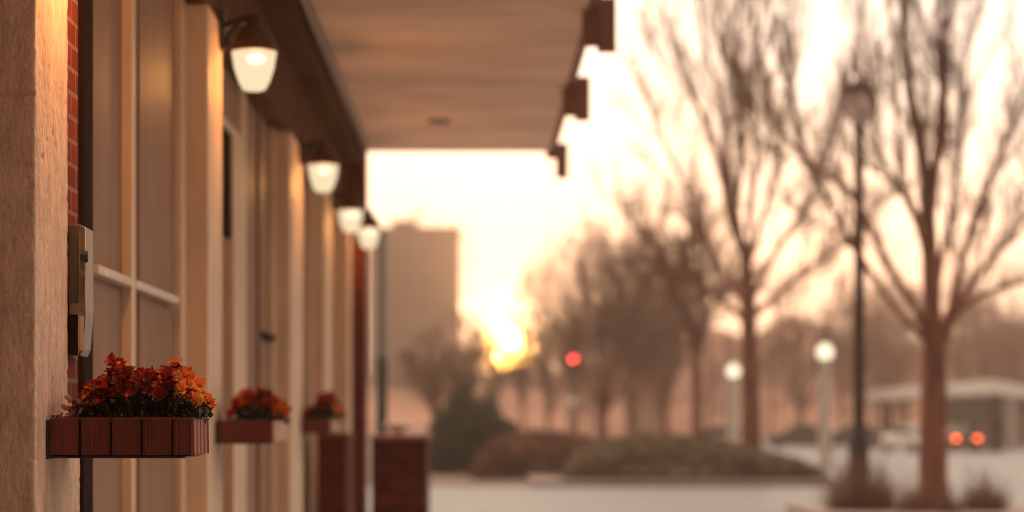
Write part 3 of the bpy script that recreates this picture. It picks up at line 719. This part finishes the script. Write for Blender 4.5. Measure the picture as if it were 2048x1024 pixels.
# generic bare trees farther off
def round_tree(px, d, top_y, halfw_px, label, seed, fork=0.28, name='bare_tree', dens=1.0, base_z=-0.15, group=None, minr=0.010, up=0.15, lr=1.0):
    tr = Tree(seed); r = tr.r
    X = (px - VX) / FPX * d; H = EYE + (VY - top_y) / FPX * d - base_z; hw = halfw_px / FPX * d
    b = Vector((X, d, base_z)); fz = H * fork
    top = b + Vector((0, 0, fz))
    tr.limb([b, b + Vector((0.05, 0, fz * 0.5)), top], 0.035 * H * 0.6, 0.024 * H * 0.7, 9)
    for k in range(int(9 * dens)):
        a = 2 * PI * k / int(9 * dens) + r.uniform(-.3, .3); el = r.uniform(0.25, 1.35)
        reach = Vector((math.cos(a) * math.cos(el) * hw, math.sin(a) * math.cos(el) * hw, (H - fz) * (0.25 + 0.62 * math.sin(el))))
        st_ = b + Vector((0, 0, fz * r.uniform(0.75, 1.0)))
        mid = st_ + reach * 0.5 + Vector((0, 0, 0.06 * H)) + rv(r) * 0.03 * H
        P_ = tr.limb([st_, mid, st_ + reach], 0.011 * H * lr, 0.004 * H * lr, 5)
        tr.along(P_, int(8 * dens), 0.20 * H, 0.0032 * H * lr, 2, 0.2, up, 0.75, 6, minr)
    return tr.finish(label, tuple(b), BARKFAR, name, group)
round_tree(1392, 92, 360, 90, 'slender bare tree with dark trunk between the sun and the tall hedge tree', 31, 0.42, minr=0.009)
round_tree(1205, 105, 420, 165, 'broad round-crowned bare tree just right of the setting sun', 33, 0.20, dens=1.9, minr=0.0055, lr=0.5)
round_tree(1330, 125, 470, 130, 'hazy bare tree behind the slender dark-trunked tree', 35, 0.2, dens=1.7, minr=0.006, lr=0.5)
round_tree(1262, 142, 440, 115, 'hazy round bare tree between the broad round tree and the slender dark-trunked tree', 52, 0.2, dens=1.5, minr=0.006, lr=0.5)
round_tree(1150, 165, 520, 85, 'low hazy bare tree directly behind the red traffic light', 53, 0.2, dens=1.2, minr=0.007, lr=0.5)
for k, (px, d, ty, hw, lab) in enumerate((
        (1095, 150, 610, 60, 'low bare tree just left of the red traffic light'),
        (1045, 185, 622, 46, 'bare tree covering the right half of the low sun'),
        (988, 205, 640, 42, 'small bare tree standing right across the low sun'),
        (938, 175, 612, 44, 'bare tree between the tower block and the low sun'))):
    round_tree(px, d, ty, hw, lab, 60 + k, 0.22, dens=1.05, minr=0.011)
round_tree(1600, 180, 520, 150, 'bare tree behind the two white globe lamps', 41, 0.2, dens=1.2, minr=0.013)
round_tree(1780, 225, 540, 120, 'bare tree behind the black lamp post and white canopy', 43, 0.2, dens=1.2, minr=0.013)
round_tree(1985, 235, 520, 140, 'bare tree behind the white canopy at the right edge', 45, 0.2, dens=1.2, minr=0.013)
round_tree(835, 330, 395, 85, 'bare treetop showing above the roof of the tower block', 47, 0.3, dens=0.8, minr=0.016, lr=0.5)
round_tree(880, 110, 640, 70, 'bare tree in front of the tower block, behind the dark evergreen', 49, 0.2, dens=1.0, minr=0.012)

# ------------------------------------------------------------------ hills, far wood
V = []; F = []; nx = 160
def ridge(px):
    b = 749 - 6 * math.sin(px * 0.02) + 9 * noise.noise(Vector((px * 0.045, 2.0, 5.0)))
    s = 1 / (1 + math.exp(-(px - 1230) / 45))
    return b - s * (84 + 18 * math.sin(px * 0.013) + 10 * math.sin(px * 0.041)) 
rows = [(240, 0.0), (270, 0.35), (300, 0.75), (330, 1.0), (360, 1.0), (420, 0.0)]
for d, k in rows:
    for i in range(nx + 1):
        px = 300 + 2400 * i / nx
        p = at(px, ridge(px), 330); X = (px - VX) / FPX * d
        V.append((X, d, -0.3 + k * (p.z + 0.3) * (1 + 0.06 * noise.noise(Vector((px * 0.03, d * 0.02, 1))))))
for j in range(len(rows) - 1):
    for i in range(nx):
        q = j * (nx + 1) + i; F.append((q, q + 1, q + nx + 2, q + nx + 1))
struct(mesh_obj('hill', V, F, HILLM, None, True))
fw = Tree(99); r = fw.r
for k in range(70):
    px = r.uniform(1130, 2150); d = r.uniform(185, 300)
    if abs(px - 1010) < 90: continue
    H = r.uniform(8, 18) * (0.75 + 0.25 * min(1, max(0, (px - 1130) / 200)))
    b = Vector(((px - VX) / FPX * d, d, -0.3))
    fw.limb([b, b + Vector((0, 0, H * 0.5)), b + Vector((r.uniform(-1, 1), 0, H * 0.8))], 0.16, 0.07, 4)
    for q in range(13):
        u = r.uniform(0.15, 0.8)
        fw.branch(b + Vector((0, 0, H * u)), Vector((r.gauss(0, 1), r.gauss(0, 1), r.uniform(0.4, 1.4))), H * 0.32, 0.05, 1, 0.3, 0.8, 9, 0.022)
fw.t.v, off = fw.t.v + fw.w.v, len(fw.t.v); fw.t.f = fw.t.f + [tuple(i + off for i in q) for q in fw.w.f]
o = fw.t.obj('far_wood', BARKFAR); tag(o, 'brown leafless wood covering the low hill behind the car park', 'wood', None, 'stuff')

# ------------------------------------------------------------------ hedges and shrubs
def leafy(name, part, label, cat, outline, y0, y1, m, seed, n, lf=0.07, group=None, up=0.3):
    """clipped mound of leaves: outline gives (x, height) across the view"""
    r = random.Random(seed); t = TB()
    x0, x1 = outline[0][0], outline[-1][0]
    def top(x):
        for (a, ha), (b, hb) in zip(outline, outline[1:]):
            if a <= x <= b: return ha + (hb - ha) * (x - a) / max(1e-6, b - a)
        return 0
    base = Vector(((x0 + x1) / 2, (y0 + y1) / 2, -0.15))
    for i in range(n):
        x = r.uniform(x0, x1); y = y0 + (y1 - y0) * r.random(); v = (y - y0) / (y1 - y0)
        h = top(x) * (0.62 + 0.38 * math.sqrt(max(0, 1 - (2 * v - 1) ** 2))) * (1 + (0.30 if name == 'evergreen_bush' else 0.12) * noise.noise(Vector((x * 1.9, y * 1.3, seed))))
        z = h * (1 - abs(r.gauss(0, 0.22))) if r.random() < 0.7 else r.uniform(0, h)
        z = max(0.02, z)
        if name == 'evergreen_bush': z = h * r.random() ** 1.7
        p = Vector((x, y, z - 0.15)); a = rv(r) * lf * r.uniform(0.6, 1.4); b = rv(r) * lf * r.uniform(0.3, 0.8) + Vector((0, 0, up * lf))
        t.quad(p - a * 0.5, p + b * 0.5, p + a * 0.5, p - b * 0.5)
    T = thing(name, label, cat, tuple(base), group)
    o = t.obj(part, m, T, False); o.matrix_parent_inverse = Matrix.Translation(-base)
    # woody core
    c = TB()
    spine = [Vector((x0 + (x1 - x0) * q / 20, (y0 + y1) / 2, 0.05)) for q in range(21)]; c.tube(spine, [0.05] * 21, 4)
    for i in range(60):
        x = x0 + (x1 - x0) * r.randint(0, 20) / 20; y = (y0 + y1) / 2; h = top(x) * 0.8
        c.tube([Vector((x, y, -0.15)), Vector((x + r.uniform(-.2, .2), y, h * 0.5 - 0.15)), Vector((x + r.uniform(-.4, .4), y, h - 0.15))], [0.03, 0.02, 0.01], 4)
    o = c.obj('branches', BARKFAR, T); o.matrix_parent_inverse = Matrix.Translation(-base)
    return T
def ol(pts, d): return [((px - VX) / FPX * d, EYE + 0.15 + (VY - py) / FPX * d) for px, py in pts]
leafy('hedge', 'foliage', 'long olive brown hedge mound along the far kerb, below the globe lamps', 'hedge',
      ol([(1128, 945), (1150, 905), (1200, 882), (1300, 868), (1400, 872), (1480, 885), (1540, 905), (1600, 915), (1645, 940), (1660, 958)], 69), 68, 72.5, HEDGEOL, 3, 52000, 0.10)
leafy('hedge', 'foliage', 'russet red hedge mound left of the olive hedge', 'hedge',
      ol([(945, 935), (965, 895), (1000, 872), (1080, 862), (1150, 868), (1200, 880), (1230, 900)], 76), 74, 79, HEDGERED, 4, 34000, 0.10)
leafy('evergreen_bush', 'foliage', 'dark green evergreen bush left of the russet hedge', 'bush',
      ol([(852, 920), (860, 850), (875, 815), (893, 825), (915, 770), (940, 775), (958, 800), (985, 790), (1005, 835), (1030, 850), (1050, 890)], 84), 81, 87, EVERG, 6, 15000, 0.20)
def shrub(px, d, wpx, hpx, label, seed, n=900):
    r = random.Random(seed); t = TB(); X = (px - VX) / FPX * d; rw = wpx / FPX * d; H = hpx
    b = Vector((X, d, -0.15))
    T = thing('dry_shrub', label, 'shrub', tuple(b), 'dry shrubs round the tree and lamp post')
    for i in range(n):
        a = r.uniform(0, 2 * PI); q = math.sqrt(r.random()); e = (0.35 + 0.65 * r.random() ** 2.2) * (1 - 0.45 * q * q)
        p0 = Vector((math.cos(a) * q * rw * 0.55, math.sin(a) * q * rw * 0.55, 0)); k_ = 1.0 if r.random() < 0.7 else r.uniform(1.1, 1.55); p1 = Vector((math.cos(a) * q * rw * k_, math.sin(a) * q * rw * k_, H * e * k_))
        mid = (p0 + p1) / 2 + rv(r) * 0.04
        t.tube([p0, mid, p1], [0.008, 0.006, 0.003], 3)
        for k in range(4):
            c = mid.lerp(p1, r.random()); l = rv(r) * 0.045; s = rv(r) * 0.018
            t.quad(c - s, c + l * 0.5 - s * 0.2, c + l, c + l * 0.5 + s)
    t.obj('stems', DRYSHRUB, T); return T
shrub(1722, 46.5, 80, 1.35, 'widest dry brown shrub, at the foot of the black lamp post', 1, 750)
shrub(1830, 45.5, 45, 0.8, 'low dry brown shrub just left of the big tree trunk', 2, 300)
shrub(1895, 45.0, 30, 0.7, 'smallest dry brown shrub, touching the big tree trunk on its right', 3, 220)
shrub(1968, 46.0, 50, 0.95, 'dry brown shrub standing clear to the right of the big tree', 4, 480)
# kerb round the planting bed
struct(box('kerb', 6.3, 12.0, 44.0, 49.5, -0.14, -0.02, KERB, None, 0.02))
struct(box('island_kerb', 1.5, 10.4, 66.55, 80.0, -0.139, 0.0, KERB, None, 0.03))

# ------------------------------------------------------------------ street lamps
d = 50.0; b = at(1718, 1010, d); b.z = -0.15
T = thing('street_lamp', 'tall black street lamp with acorn lantern and thick base', 'street lamp', tuple(b))
bm = bmesh.new(); lathe(bm, [(0.0, 0), (0.24, 0), (0.24, 0.08), (0.21, 0.14), (0.21, 1.35), (0.23, 1.40), (0.21, 1.46), (0.17, 1.6), (0.14, 1.8), (0.125, 1.9)], 16); bm_obj('base', bm, BLACK, T, True)
topz = EYE + (VY - 262) / FPX * d + 0.15
t = TB(); t.tube([Vector((0, 0, 1.55)), Vector((0, 0, 4)), Vector((0, 0, topz))], [0.125, 0.115, 0.10], 14); t.obj('shaft', mat('dark_brown_post', (0.055, 0.022, 0.016), 0.6, spec=0.2), T)
bm = bmesh.new(); lathe(bm, [(0.055, 0), (0.12, 0.03), (0.13, 0.1), (0.10, 0.16)], 16, 0, 0, topz); bm_obj('collar', bm, BLACK, T, True)
bm = bmesh.new(); lathe(bm, [(0.13, 0.14), (0.30, 0.36), (0.38, 0.62), (0.36, 0.80)], 20, 0, 0, topz); lg = mat('grey_lantern_glass', (0.70, 0.62, 0.62), 0.3); q = lg.node_tree; tl = q.nodes.new('ShaderNodeBsdfTranslucent'); tl.inputs[0].default_value = (0.72, 0.62, 0.62, 1)
mx = q.nodes.new('ShaderNodeMixShader'); mx.inputs[0].default_value = 0.8; ou = [n for n in q.nodes if n.type == 'OUTPUT_MATERIAL'][0]
q.links.new(q.nodes['Principled BSDF'].outputs[0], mx.inputs[1]); q.links.new(tl.outputs[0], mx.inputs[2]); tp = q.nodes.new('ShaderNodeBsdfTransparent'); tp.inputs[0].default_value = (0.86, 0.80, 0.80, 1); m2 = q.nodes.new('ShaderNodeMixShader'); m2.inputs[0].default_value = 0.45
q.links.new(mx.outputs[0], m2.inputs[1]); q.links.new(tp.outputs[0], m2.inputs[2]); q.links.new(m2.outputs[0], ou.inputs[0])
bm_obj('lantern_glass', bm, lg, T, True)
bm = bmesh.new(); lathe(bm, [(0.36, 0.80), (0.37, 0.84), (0.25, 0.97), (0.09, 1.04), (0.04, 1.08), (0.04, 1.14), (0.0, 1.17)], 20, 0, 0, topz); bm_obj('lantern_roof', bm, mat('grey_lantern_roof', (0.05, 0.042, 0.05), 0.5), T, True)
def globe_lamp(px, gy, d, label):
    X = (px - VX) / FPX * d; gz = EYE + 0.14 + (VY - gy) / FPX * d
    T = thing('globe_lamp', label, 'street lamp', (X, d, -0.14), 'white globe lamp posts')
    t = TB(); t.tube([Vector((0, 0, 0)), Vector((0, 0, gz - 0.26))], [0.25, 0.215], 16); t.obj('post', WHITEPOST, T)
    bm = bmesh.new(); lathe(bm, [(0, 0), (0.30, 0), (0.30, 0.25), (0.2, 0.35)], 16); bm_obj('foot', bm, WHITEPOST, T, True)
    bm = bmesh.new(); lathe(bm, [(0.17, gz - 0.30), (0.22, gz - 0.26), (0.22, gz - 0.23), (0.15, gz - 0.21)], 16); bm_obj('collar', bm, WHITEPOST, T, True)
    bm = bmesh.new(); lathe(bm, [(0.13, -0.25), (0.25, -0.17), (0.32, 0.0), (0.28, 0.18), (0.16, 0.32), (0.0, 0.38)], 20, 0, 0, gz); bm_obj('globe', bm, GLOBE, T, True)
    return T
globe_lamp(1650, 706, 93, 'taller lit white globe lamp nearest the black lamp post')
globe_lamp(1467, 744, 112, 'shorter lit white globe lamp above the olive hedge')
globe_lamp(1148, 803, 190, 'faint far globe lamp low behind the russet hedge')

# traffic light
d = 138; p = at(1147, 717, d)
T = thing('traffic_light', 'traffic light showing red, right of the setting sun', 'traffic light', (p.x, d, 0))
box('signal_head', -0.18, 0.18, 0, 0.25, p.z - 0.9, p.z + 0.32, BLACK, T, 0.02)
for k, (m, nm) in enumerate(((SIGRED, 'red_lens'), (GLASSDARK, 'dark_lens'), (GLASSDARK, 'dark_lens'))):
    bm = bmesh.new(); lathe(bm, [(0.0, 0.02), (0.14, 0.015), (0.155, 0.0)], 20); o = bm_obj(nm, bm, m, T, True); o.rotation_euler = (R(90), 0, 0); o.location = (0, -0.004, p.z - 0.36 * k)
    bm = bmesh.new(); bx(bm, -0.17, 0.17, -0.18, -0.002, p.z - 0.36 * k + 0.15, p.z - 0.36 * k + 0.165); bm_obj('visor', bm, BLACK, T)
t = TB(); t.tube([Vector((0.1, 0.15, p.z + 0.34)), Vector((3.6, 0.2, p.z + 0.7)), Vector((4.6, 0.2, p.z + 0.5)), Vector((4.7, 0.2, -0.15))], [0.06, 0.07, 0.09, 0.12], 10); t.obj('mast_arm', mat('signal_mast', (0.15, 0.10, 0.085), 0.6), T)

# ------------------------------------------------------------------ tower block
d = 300
T = thing('tower_block', 'plain grey brown tower block behind the brick column', 'building', (at(850, VY, d).x, d, -0.3))
hx = 11.3 / 2; th = EYE + (VY - 456) / FPX * d
X0 = at(735, VY, d).x - T.location.x; X1 = at(918, VY, d).x - T.location.x
box('wall', X0, X1, 0, 14, 0, th, TOWERM, T, 0.05); box('parapet', X0 - 0.15, X1 + 0.15, -0.15, 14.15, th + 0.002, th + 0.45, TOWERM, T, 0.05)
for k in range(7):
    for q in range(4):
        x = X0 + 1.2 + q * 2.6; z = 2.2 + k * 3.2
        box('window', x, x + 1.3, -0.06, 0.05, z, z + 1.5, mat('tower_window', (0.15, 0.12, 0.11), 0.4) if not bpy.data.materials.get('tower_window') else bpy.data.materials['tower_window'], T, 0.0)
box('plant_room', X0 + 3, X0 + 6, 4, 9, th + 0.46, th + 1.6, TOWERM, T, 0.05)

# ------------------------------------------------------------------ white canopy building
A0 = Vector((at(1985, 0, 132).x, 132)); B0 = Vector((at(1733, 0, 186).x, 186)); C0 = Vector((62, 228)); D0 = Vector((at(2075, 0, 172).x, 172))
T = thing('canopy_shelter', 'low flat-roofed shelter with a thick white fascia behind the big tree', 'shelter', (A0.x, A0.y, -0.14))
def prism(name, poly, z0, z1, m, parent):
    n = len(poly); V = [(p.x - A0.x, p.y - A0.y, z0) for p in poly] + [(p.x - A0.x, p.y - A0.y, z1) for p in poly]
    F = [tuple(range(n))[::-1], tuple(range(n, 2 * n))] + [(i, (i + 1) % n, (i + 1) % n + n, i + n) for i in range(n)]
    return mesh_obj(name, V, F, m, parent)
poly = [A0, D0, C0, B0]
prism('fascia', poly, 3.25, 4.0, WHITEPAINT, T)
cen = (A0 + B0 + C0 + D0) / 4
inner = [cen + (p - cen) * 0.82 for p in poly]
prism('back_wall', [cen + (p - cen) * 0.55 for p in poly], 0, 3.24, mat('dim_shop_wall', (0.34, 0.25, 0.21), 0.7, 0, 1, 0.4, 0.5), T)
prism('roof', inner, 4.003, 4.15, GROUNDM, T)
for u, v in ((A0, B0), (A0, D0)):
    for k in range(4):
        q = cen + (u.lerp(v, k / 3.0 if k else 0.001) - cen) * 0.95
        if v == D0 and k == 0: continue
        box('post', q.x - A0.x - 0.15, q.x - A0.x + 0.15, q.y - A0.y - 0.15, q.y - A0.y + 0.15, 0, 3.248, WHITEPOST if k % 2 else BEAM, T, 0.02)
# ------------------------------------------------------------------ cars
def car(px, d, rot, paint, label, lights=None):
    X = (px - VX) / FPX * d
    T = thing('parked_car' if not lights else 'car', label, 'car', (X, d, -0.14), 'cars beyond the hedges'); T.rotation_euler.z = rot
    # local: +y is the front; loft of rounded sections
    secs = [(-2.15, 0.76, 0.38, 0.78), (-2.05, 0.84, 0.24, 0.98), (-1.3, 0.88, 0.20, 1.02), (0.2, 0.89, 0.20, 0.98), (1.3, 0.87, 0.22, 0.92), (1.95, 0.80, 0.26, 0.80), (2.15, 0.70, 0.36, 0.66)]
    bm = bmesh.new(); rings = []
    for y, w, z0, z1 in secs:
        pr = [(-w * .92, z0), (-w, z0 + .12), (-w, (z0 + z1) / 2), (-w * .95, z1 - .06), (-w * .85, z1), (w * .85, z1), (w * .95, z1 - .06), (w, (z0 + z1) / 2), (w, z0 + .12), (w * .92, z0)]
        rings.append([bm.verts.new((a, y, b)) for a, b in pr])
    for a, b in zip(rings, rings[1:]):
        for i in range(10): bm.faces.new((a[i], a[(i + 1) % 10], b[(i + 1) % 10], b[i]))
    bm.faces.new(rings[0][::-1]); bm.faces.new(rings[-1]); bm_obj('body', bm, paint, T, True)
    cab = [(-1.75, 0.70, 1.0, 1.02), (-1.15, 0.66, 1.0, 1.42), (-0.3, 0.66, 1.0, 1.48), (0.4, 0.66, 0.97, 1.42), (1.25, 0.72, 0.92, 0.95)]
    for nm, sc_, zt, m in (('glasshouse', 1.0, 0.0, GLASSDARK), ('roof', 0.97, 0.02, paint)):
        bm = bmesh.new(); rings = []
        for y, w, z0, z1 in (cab if nm == 'glasshouse' else cab[1:4]):
            if nm == 'roof': pr = [(-w * .96, z1 - .03), (-w * .80, z1 + .02), (w * .80, z1 + .02), (w * .96, z1 - .03), (0, z1 - .05)]
            else: pr = [(-w * 1.12, z0), (-w * .93, z1), (w * .93, z1), (w * 1.12, z0), (0, z0 - .02)]
            rings.append([bm.verts.new((a, y, b)) for a, b in pr])
        for a, b in zip(rings, rings[1:]):
            for i in range(5): bm.faces.new((a[i], a[(i + 1) % 5], b[(i + 1) % 5], b[i]))
        bm.faces.new(rings[0][::-1]); bm.faces.new(rings[-1]); bm_obj(nm, bm, m, T)
    for sx in (-0.80, 0.80):
        for y in (-1.32, 1.35):
            w = thing_part('wheel', T, (sx, y, 0.31))
    for sx in (-0.60, 0.60):
        bm = bmesh.new(); bx(bm, sx - 0.14, sx + 0.14, -2.175, -2.10, 0.66, 0.84, 0.02); bm_obj('tail_light', bm, TAIL if lights == 'tail' else mat('dull_red_lens', (0.2, 0.02, 0.015), 0.3), T)
        bm = bmesh.new(); bx(bm, sx - 0.14, sx + 0.14, 2.10, 2.17, 0.52, 0.64, 0.02); bm_obj('headlight', bm, GLOBE if lights == 'head' else PALEMETAL, T)
    box('bumper', -0.72, 0.72, -2.24, -2.12, 0.34, 0.52, DARKFRAME, T, 0.03); box('number_plate', -0.25, 0.25, -2.265, -2.242, 0.38, 0.49, WHITEPAINT, T, 0.004)
    return T
def thing_part(nm, parent, p):
    t = TB(); t.tube([Vector((-0.1, 0, 0)), Vector((0.1, 0, 0))], [0.31, 0.31], 20, True); o = t.obj('wheel', TYRE, parent, False); o.location = p
    t = TB(); t.tube([Vector((-0.104, 0, 0)), Vector((0.104, 0, 0))], [0.19, 0.19], 16, True); t.obj('rim', CHROME, o, False)
    return o
car(1921, 138, R(-2), carpaint('maroon_paint', (0.05, 0.010, 0.017)), 'dark maroon car with both tail lights glowing orange, right of the big tree', 'tail')
car(1826, 132, R(200), carpaint('white_paint', (0.85, 0.82, 0.78)), 'white car partly hidden by the left side of the big tree trunk', 'head')
car(1436, 120, R(80), carpaint('silver_paint', (0.60, 0.55, 0.52)), 'pale car beyond the hedge, left of the shorter globe lamp')
car(1600, 150, R(85), carpaint('charcoal_paint', (0.05, 0.045, 0.05)), 'dark car beyond the hedge, left of the taller globe lamp')
car(1700, 152, R(92), carpaint('dark_blue_paint', (0.045, 0.045, 0.06)), 'dark car just behind the black lamp post')
T = thing('notice_post', 'dark upright post under the white shelter at the right edge', 'post', (at(1998, 0, 134).x, 134, -0.14))
box('shaft', -0.14, 0.14, -0.1, 0.1, 0, 1.5, BLACK, T, 0.02); box('head', -0.22, 0.22, -0.13, 0.13, 1.502, 1.95, GLASSDARK, T, 0.04)

# ------------------------------------------------------------------ haze
def haze(dens, col):
    bm = bmesh.new(); bx(bm, -130, 150, -30, 470, -1.3, 34.0)
    m = bpy.data.materials.new('warm_haze'); m.use_nodes = True; t = m.node_tree; t.nodes.clear()
    o = t.nodes.new('ShaderNodeOutputMaterial'); v = t.nodes.new('ShaderNodeVolumePrincipled')
    v.inputs['Color'].default_value = (*col, 1); v.inputs['Density'].default_value = dens; v.inputs['Anisotropy'].default_value = 0.62
    t.links.new(v.outputs[0], o.inputs['Volume'])
    tag(bm_obj('haze', bm, m), 'thin warm evening haze filling the street', 'haze', None, 'stuff')
haze(0.00135, (1.0, 0.76, 0.59))
